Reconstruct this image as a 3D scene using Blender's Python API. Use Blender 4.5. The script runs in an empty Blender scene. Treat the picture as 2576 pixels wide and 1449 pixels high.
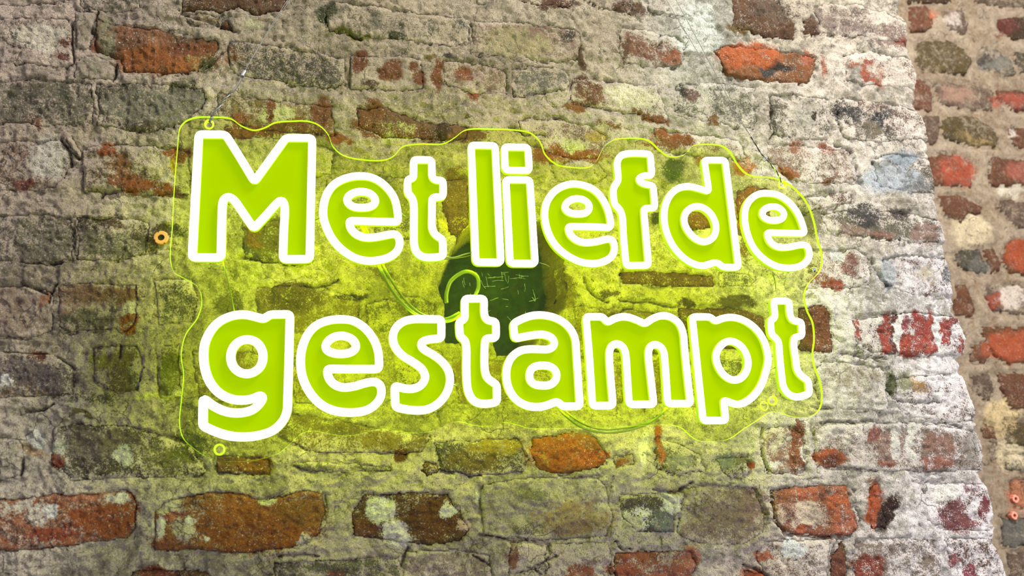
import bpy, math, random
import numpy as np
from mathutils import Matrix, Vector
from mathutils.geometry import tessellate_polygon

random.seed(4)
rng = np.random.default_rng(4)
W, H, F = 2576.0, 1449.0, 1860.0
CX, CY = W / 2, H / 2

# ------------------------------------------------------------------ camera
# world axes seen from the camera (x right, y up, z towards the viewer), from the vanishing points of the sign
def nrm(v): return v / np.linalg.norm(v)
AX = nrm(np.array([7412.0, -75.5, -1858.0]))
AZ = np.array([-388.0, 7624.5, -1858.0]); AZ = nrm(AZ - AX * AZ.dot(AX))
AY = np.cross(AZ, AX)
CAM_D, CAM_Z = 0.95, 1.6
CAM = np.array([0.0, -CAM_D, CAM_Z])
RCW = np.array([AX, AY, AZ])                       # camera vector -> world vector

def wall_pt(u, v, y=0.0):
    """world x, z of pixel (u, v) on the vertical plane y"""
    u = np.asarray(u, float); v = np.asarray(v, float)
    d = np.stack([(u - CX), -(v - CY), -np.full_like(u, F)], -1) @ RCW.T
    t = (y - CAM[1]) / d[..., 1]
    return CAM[0] + t * d[..., 0], CAM[2] + t * d[..., 2]

S = bpy.context.scene
COL = S.collection
cam_d = bpy.data.cameras.new('camera'); cam = bpy.data.objects.new('camera', cam_d); COL.objects.link(cam)
m = Matrix([[RCW[0][0], RCW[0][1], RCW[0][2], CAM[0]], [RCW[1][0], RCW[1][1], RCW[1][2], CAM[1]],
            [RCW[2][0], RCW[2][1], RCW[2][2], CAM[2]], [0, 0, 0, 1]])
cam.matrix_world = m
cam_d.sensor_width = 36.0; cam_d.lens = 36.0 * F / W
cam_d.clip_start = 0.02
cam_d.dof.use_dof = True; cam_d.dof.focus_distance = 1.02; cam_d.dof.aperture_fstop = 5.0
S.camera = cam

# ------------------------------------------------------------------ world, lights, exposure
wd = bpy.data.worlds.new('world'); S.world = wd; wd.use_nodes = True
wd.node_tree.nodes['Background'].inputs[0].default_value = (1.0, 0.975, 0.985, 1)
wd.node_tree.nodes['Background'].inputs[1].default_value = 0.62
S.view_settings.view_transform = 'Standard'; S.view_settings.look = 'None'
S.view_settings.exposure = 0.0; S.view_settings.gamma = 1.0
S.view_settings.use_curve_mapping = False
S.cycles.max_bounces = 4; S.cycles.transparent_max_bounces = 10; S.cycles.adaptive_threshold = 0.03
S.cycles.sample_clamp_indirect = 4.0

def area(name, loc, target, size, power, color):
    l = bpy.data.lights.new(name, 'AREA'); l.shape = 'RECTANGLE'; l.size, l.size_y = size
    l.energy = power; l.color = color
    o = bpy.data.objects.new(name, l); COL.objects.link(o)
    o.location = loc
    o.rotation_euler = (Vector(target) - Vector(loc)).to_track_quat('-Z', 'Y').to_euler()
    return o
area('ceiling_lamp', (1.1, -1.0, 3.7), (0.5, 0, 1.8), (0.6, 0.6), 122, (1.0, 0.96, 0.92))
area('room_lamp', (2.3, -1.5, 1.5), (0.8, 0, 1.6), (0.8, 0.8), 46, (1.0, 0.97, 0.97))

# ------------------------------------------------------------------ numpy helpers
def lin(c):
    c = np.asarray(c, float) / 255.0
    return np.where(c <= 0.04045, c / 12.92, ((c + 0.055) / 1.055) ** 2.4)

def vnoise(x, y, seed):
    xi = np.floor(x).astype(np.int64); yi = np.floor(y).astype(np.int64)
    fx = x - xi; fy = y - yi
    fx = fx * fx * fx * (fx * (fx * 6 - 15) + 10); fy = fy * fy * fy * (fy * (fy * 6 - 15) + 10)
    def h(a, b):
        n = (a * 374761393 + b * 668265263 + seed * 2147483647) & 0xFFFFFFFF
        n = ((n ^ (n >> 13)) * 1274126177) & 0xFFFFFFFF
        n = n ^ (n >> 16)
        return (n & 0xFFFF) / 65535.0
    a = h(xi, yi); b = h(xi + 1, yi); c = h(xi, yi + 1); d = h(xi + 1, yi + 1)
    return (a + (b - a) * fx) * (1 - fy) + (c + (d - c) * fx) * fy

def fbm(x, y, scale, octv=4, seed=0, rough=0.5, ridge=False):
    t = np.zeros_like(x); amp = 1.0; tot = 0.0
    for k in range(octv):
        n = vnoise(x * scale + 17.3 * k, y * scale + 9.1 * k, seed + k * 31)
        if ridge: n = 1 - np.abs(2 * n - 1)
        t += amp * n; tot += amp; amp *= rough; scale *= 2.03
    return t / tot

def sstep(a, b, x):
    t = np.clip((x - a) / (b - a), 0, 1); return t * t * (3 - 2 * t)

def poly_sd(px, py, poly):
    """signed distance to polygon (positive inside), in the units of the points"""
    P = np.asarray(poly, float); n = len(P)
    d2 = np.full(px.shape, 1e18); ins = np.zeros(px.shape, bool)
    for i in range(n):
        ax, ay = P[i]; bx, by = P[(i + 1) % n]
        ex, ey = bx - ax, by - ay
        t = np.clip(((px - ax) * ex + (py - ay) * ey) / (ex * ex + ey * ey + 1e-12), 0, 1)
        dx = px - ax - t * ex; dy = py - ay - t * ey
        d2 = np.minimum(d2, dx * dx + dy * dy)
        cond = (ay > py) != (by > py)
        xx = ax + (py - ay) * ex / (ey if abs(ey) > 1e-9 else 1e-9)
        ins ^= cond & (px < xx)
    d = np.sqrt(d2)
    return np.where(ins, d, -d)

def line_d(px, py, pts):
    d2 = np.full(px.shape, 1e18)
    for (ax, ay), (bx, by) in zip(pts[:-1], pts[1:]):
        ex, ey = bx - ax, by - ay
        t = np.clip(((px - ax) * ex + (py - ay) * ey) / (ex * ex + ey * ey + 1e-12), 0, 1)
        dx = px - ax - t * ex; dy = py - ay - t * ey
        d2 = np.minimum(d2, dx * dx + dy * dy)
    return np.sqrt(d2)

def P(s):
    return [tuple(float(c) for c in t.split(',')) for t in s.split()]

# ------------------------------------------------------------------ wall survey: colours and relief
# colour of the limewash and mortar over the front wall (a slow drift of tone, deepened behind the sign to paint in its glow)
TONE = [(80,60,176,160,138),(60,450,172,156,134),(60,700,162,148,128),(60,1150,182,172,150),(300,1400,190,180,155),
        (900,60,162,150,118),(1200,300,167,152,122),(900,1200,176,166,136),(1000,1400,186,174,150),(1500,100,172,160,126),
        (1760,80,192,192,170),(1700,1200,178,168,146),(2000,60,192,182,152),(2150,200,210,200,174),(2200,430,218,211,188),
        (2200,560,208,198,174),(2300,700,220,217,208),(2180,900,208,203,182),(2350,900,230,227,217),(2100,1200,200,192,174),
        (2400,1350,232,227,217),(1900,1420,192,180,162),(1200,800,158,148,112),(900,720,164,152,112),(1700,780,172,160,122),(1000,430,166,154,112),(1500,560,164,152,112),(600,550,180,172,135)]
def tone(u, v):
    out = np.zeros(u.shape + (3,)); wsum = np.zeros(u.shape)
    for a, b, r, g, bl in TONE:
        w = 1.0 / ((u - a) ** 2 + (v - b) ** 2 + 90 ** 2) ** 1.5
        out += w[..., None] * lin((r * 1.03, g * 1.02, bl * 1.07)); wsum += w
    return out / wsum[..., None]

BACKTONE = lin((176, 158, 134))
# under-colours by kind of brick: colour, how much of it shows through the limewash, height in mm
KIND = {'g': ((102, 97, 82), .52, 2.0), 'p': ((140, 120, 110), .46, 2.0), 'w': ((112, 84, 72), .31, 2.2),
        'o': ((146, 90, 38), .95, 1.2), 'r': ((148, 86, 52), .74, 1.8), 'b': ((102, 68, 38), .92, 1.2),
        'd': ((84, 78, 64), .62, 2.4), 'm': ((126, 104, 52), .62, 2.2), 'k': ((136, 108, 90), .50, 2.0),
        's': ((150, 142, 122), .40, 3.0), 'x': ((52, 44, 34), .9, -3.0)}

FRONT = """g 190,-45 345,-45 350,26 280,30 205,26
b 450,-45 735,-45 715,28 640,38 600,22 560,32 460,30
s -60,-45 180,-45 182,2 120,12 -60,20
k 1190,-45 1262,-45 1250,8 1200,10
k 1280,-45 1450,-45 1440,22 1360,15 1285,4
p 1475,-45 1600,-45 1592,38 1530,26 1482,10
p 1620,-45 1755,-45 1750,46 1690,42 1632,30
b 1838,-5 1900,-20 1962,0 2000,66 2003,100 1920,96 1840,70
b 2012,88 2022,52 2040,38 2055,62 2064,86
p 2040,18 2090,10 2150,14 2230,35 2280,55 2297,115 2240,106 2130,92 2062,84
w -60,45 170,45 183,70 180,110 188,160 165,172 60,165 -60,162
s 188,32 243,35 237,85 224,128 192,124
s 190,160 205,145 240,140 268,150 289,170 284,200 190,198
b 238,45 290,58 410,75 500,88 552,100 548,130 515,165 490,185 455,190 310,182 300,150 240,130
m 452,40 500,32 556,42 545,68 480,62
b 552,58 570,50 592,74 568,84 546,72
d 575,100 640,108 700,118 800,130 868,150 870,215 830,225 700,207 600,192 572,170
g 812,22 850,8 950,20 1100,38 1178,46 1180,108 1140,118 1000,102 900,90 830,76
k 1182,52 1290,52 1345,62 1450,76 1462,105 1452,150 1400,154 1300,150 1188,136
k 1560,70 1640,78 1722,100 1726,140 1705,170 1640,170 1570,156 1552,130
o 1790,128 1825,112 1915,122 1990,128 2058,145 2050,180 2035,212 1985,215 1900,205 1830,190 1812,165
w 2120,138 2190,132 2250,145 2305,155 2314,200 2308,226 2200,220 2130,206
g -60,205 190,203 234,210 236,314 120,320 40,312 -60,320
d 240,208 420,212 515,225 521,260 500,290 440,320 390,333 340,330 246,318
m 545,236 670,250 770,262 832,272 838,300 840,342 760,338 660,330 548,300
s 880,142 1000,140 1060,150 1063,230 980,232 882,222
k 1112,150 1210,160 1275,180 1282,240 1180,236 1118,216
g 1285,172 1340,166 1400,166 1436,185 1430,228 1335,244 1288,250
w 1440,195 1540,205 1650,215 1672,260 1682,302 1665,312 1600,290 1500,270 1434,252
g 1695,212 1800,205 1900,222 1902,310 1885,326 1780,310 1702,290
g 1937,242 1985,238 2085,250 2082,300 2095,350 2050,352 1960,345 1936,320
w 2100,248 2180,252 2300,272 2330,295 2340,352 2200,360 2120,348
w -60,352 150,350 172,368 176,410 165,450 140,478 -60,482
s 162,348 178,342 204,385 200,396 182,380
w 205,376 240,366 300,366 430,372 480,382 482,488 400,496 330,482 212,478
b 895,270 975,270 1060,300 1180,318 1176,352 1050,352 960,346 902,322
s 560,345 700,350 800,370 840,380 830,440 700,445 570,430
w 1300,300 1400,298 1480,310 1532,345 1505,402 1420,402 1370,382 1310,350
k 1640,322 1760,340 1860,352 1880,402 1760,392 1652,376
k 1928,362 2000,364 2138,376 2160,458 2040,466 1990,450 1932,402
g 2195,398 2240,386 2340,400 2356,445 2362,488 2290,490 2212,470
s 1380,415 1440,402 1500,410 1530,440 1500,460 1400,462
d 940,440 1100,442 1102,600 1010,605 942,600
b 1108,452 1180,446 1182,560 1150,600 1130,590 1110,520
g -60,542 100,536 182,550 186,655 100,664 -60,660
g 192,542 350,552 376,562 366,640 290,658 196,655
d 608,560 700,555 790,570 785,660 700,665 615,655
s 820,450 930,445 932,560 825,580
b 1852,478 1900,465 1940,475 1942,600 1880,610 1850,590
b 1705,520 1800,525 1802,575 1760,582 1706,570
g 2065,538 2160,522 2280,536 2366,556 2380,614 2300,612 2180,600 2080,582
w 2000,500 2140,478 2150,512 2060,528 2010,540
p -60,715 110,725 136,748 130,830 90,850 -60,846
k 147,718 200,712 340,715 346,745 343,820 325,836 305,842 290,828 175,836 150,820
g 388,702 480,700 500,750 482,810 396,822
m 640,722 810,720 900,750 905,830 760,838 650,836
g 920,760 1050,742 1094,765 1090,832 925,835
b 1560,678 1700,682 1792,690 1800,722 1700,724 1566,716
g 1805,680 1890,690 1895,722 1808,722
m 1440,765 1560,775 1690,790 1690,880 1445,880
b 1705,775 1830,770 1925,790 1930,880 1710,880
m 1380,662 1422,662 1424,735 1378,780 1384,715
k 2030,630 2150,626 2186,650 2186,720 2100,728 2012,725
w 2210,652 2290,642 2390,652 2398,700 2404,744 2300,746 2230,720
b 2008,772 2060,764 2082,772 2092,800 2096,884 2050,888 2008,882
w 2145,802 2240,790 2330,786 2414,800 2432,850 2424,894 2330,896 2200,890 2150,862
k -60,882 60,885 130,890 186,932 180,990 60,1000 -60,1006
g 232,872 350,868 362,922 350,985 285,986 240,960
g 392,870 450,865 458,1000 395,1005
m 480,880 620,885 700,900 690,1010 500,1010
m 720,900 860,895 865,1010 740,1015
g 985,880 1110,876 1120,1000 1000,1010
m 1135,900 1290,910 1300,1010 1150,1015
g 1310,900 1450,905 1455,1010 1320,1012
m 1480,905 1680,905 1685,1015 1490,1015
g 1720,905 1900,905 1900,1020 1730,1022
s 2068,906 2130,914 2214,920 2230,950 2228,1000 2238,1038 2100,1030 2060,1020 2050,930
w 2250,952 2330,942 2430,942 2448,1010 2456,1058 2400,1066 2290,1050 2252,1010
d 135,1078 200,1066 330,1070 400,1090 480,1120 520,1185 500,1204 340,1205 180,1206 126,1160
s -60,1092 50,1106 58,1150 55,1198 -60,1214
b 540,1142 680,1152 682,1194 640,1200 540,1188
g 735,1166 800,1160 990,1172 985,1186 850,1191 760,1184
m 700,1030 880,1060 1090,1100 1060,1140 800,1140 700,1100
d 1090,1112 1300,1100 1332,1150 1320,1188 1180,1198 1106,1180
b 1056,1182 1068,1162 1098,1164 1104,1186 1072,1200
o 1340,1098 1400,1095 1440,1086 1500,1096 1516,1125 1530,1146 1510,1178 1420,1194 1350,1186 1334,1140
k 1536,1146 1590,1140 1600,1172 1550,1182
g 1648,1092 1700,1110 1760,1140 1780,1185 1700,1195 1646,1180
g 1800,1152 1880,1146 1884,1196 1840,1204 1814,1190
k 1920,1078 1990,1070 2020,1092 2028,1170 2020,1194 1936,1194 1918,1150
p 2042,1070 2150,1063 2300,1064 2400,1075 2458,1082 2470,1130 2472,1184 2400,1188 2200,1186 2130,1178 2046,1176
r -60,1262 60,1250 180,1240 330,1236 345,1260 345,1330 320,1355 200,1370 100,1384 -60,1386
o 385,1285 410,1262 490,1242 530,1236 600,1240 660,1258 740,1236 770,1230 815,1240 820,1290 800,1350 750,1376 620,1392 500,1386 386,1386
b 880,1290 915,1240 1050,1236 1130,1240 1160,1290 1185,1335 1160,1364 1090,1375 1010,1366 886,1352
s 1210,1216 1350,1200 1500,1196 1530,1230 1545,1300 1530,1356 1400,1360 1290,1358 1216,1345
d 1560,1246 1650,1240 1690,1265 1698,1340 1600,1340 1566,1300
p 1720,1226 1800,1216 1900,1226 1930,1290 1928,1340 1870,1370 1760,1370 1702,1345
r 1940,1236 2000,1222 2130,1220 2140,1270 2156,1330 2140,1346 2050,1352 1970,1340 1944,1300
o 2187,1222 2212,1214 2222,1260 2232,1330 2190,1336
w 2320,1212 2478,1216 2494,1250 2498,1300 2488,1338 2380,1336 2330,1310
b 330,1434 430,1428 520,1436 560,1485 310,1485
g 690,1412 1000,1402 1030,1440 1005,1490 690,1490
p 1020,1388 1140,1380 1232,1396 1242,1490 1010,1490
s 1282,1364 1378,1370 1368,1430 1300,1448 1270,1480
p 1386,1368 1530,1362 1540,1410 1532,1490 1335,1490 1375,1430
r 1546,1388 1740,1382 1756,1420 1736,1490 1540,1490
o 1872,1432 1920,1440 1965,1490 1872,1490
w 1925,1360 2085,1356 2082,1400 2080,1490 1950,1490 1900,1400
b 2086,1400 2118,1354 2136,1400 2132,1450 2086,1490
p 2146,1352 2350,1356 2376,1490 2140,1490
w 2380,1352 2490,1356 2524,1400 2540,1490 2400,1490"""

# bricks beyond the frame, in plain courses
def off_frame():
    out = []
    q = lambda x, y, w, h: '%s %d,%d %d,%d %d,%d %d,%d' % (random.choice('gpkwsr'), x, y, x + w, y + 6, x + w - 2, y + h, x + 2, y + h - 5)
    for k, y in enumerate(range(-890, 2400, 172)):
        for x in (-1180, -805, -430):
            out.append(q(x + (k % 2) * 60, y, 318, 128))
    for x in range(-60, 2080, 345):
        for y in (-890, -718, -546, -374, -205, 1530, 1702, 1874, 2046):
            out.append(q(x + (y // 172 % 2) * 90, y, 313, 120))
    return out

BACK = """r 2285,18 2330,14 2346,40 2345,76 2290,82
k 2366,26 2420,20 2436,70 2430,92 2385,76
b 2270,-45 2400,-45 2396,8 2288,9
k 2440,-45 2620,-45 2620,24 2530,20 2448,6
b 2512,48 2560,40 2640,42 2640,112 2530,96 2510,64
m 2305,108 2330,100 2395,103 2425,125 2446,156 2430,186 2320,183 2303,160
g 2456,118 2500,122 2542,142 2560,188 2530,198 2462,166
d 2548,132 2640,130 2640,186 2566,184
r 2300,198 2322,202 2342,216 2350,280 2300,276
k 2338,204 2450,211 2500,230 2498,280 2430,276 2372,266 2354,236
r 2502,224 2640,228 2640,288 2545,276 2506,252
k 2320,292 2366,290 2362,352 2345,366 2320,360
m 2364,304 2386,290 2450,292 2500,322 2515,350 2505,375 2450,372 2380,350 2362,326
r 2532,322 2640,310 2640,388 2548,368
r 2330,390 2396,386 2444,405 2450,470 2340,470
r 2486,396 2640,400 2640,474 2490,466
r 2360,490 2420,488 2474,520 2470,541 2440,536 2420,562 2374,542
k 2510,500 2640,505 2640,576 2560,576 2526,540 2506,520
g 2396,642 2430,621 2470,630 2486,686 2440,688 2404,666
r 2478,626 2500,620 2521,660 2516,686 2490,686
o 2526,616 2548,600 2640,604 2640,696 2536,690 2518,652
r 2406,716 2430,712 2440,745 2456,785 2446,798 2400,792
k 2480,720 2640,716 2640,790 2502,786 2478,752
o 2472,822 2640,822 2640,916 2522,913 2496,880 2470,850
r 2440,870 2480,852 2496,896 2482,914 2440,908
k 2440,946 2490,940 2503,980 2490,1010 2446,992
r 2506,936 2640,936 2640,1036 2540,1030 2518,980
r 2470,1058 2500,1074 2511,1108 2470,1104
k 2486,1108 2510,1112 2514,1155 2490,1160
k 2538,1210 2640,1200 2640,1282 2550,1276
d 2520,1302 2640,1295 2640,1380 2520,1376
k 2534,1392 2640,1386 2640,1500 2540,1490
m 2520,1060 2640,1064 2640,1130 2530,1120
s 2526,1140 2640,1142 2640,1190 2530,1186
k 2660,-20 2790,-20 2790,70 2660,66
r 2660,90 2800,92 2800,170 2662,164
g 2664,200 2810,200 2810,290 2664,284
r 2664,320 2820,320 2820,400 2664,396
k 2664,430 2820,430 2820,520 2664,514
r 2664,560 2820,560 2820,650 2664,644
k 2664,690 2830,690 2830,780 2664,776
r 2664,830 2840,830 2840,920 2664,916
g 2664,960 2840,960 2840,1050 2664,1046
r 2664,1100 2850,1100 2850,1200 2664,1196
k 2664,1250 2850,1250 2850,1350 2664,1346"""

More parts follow.
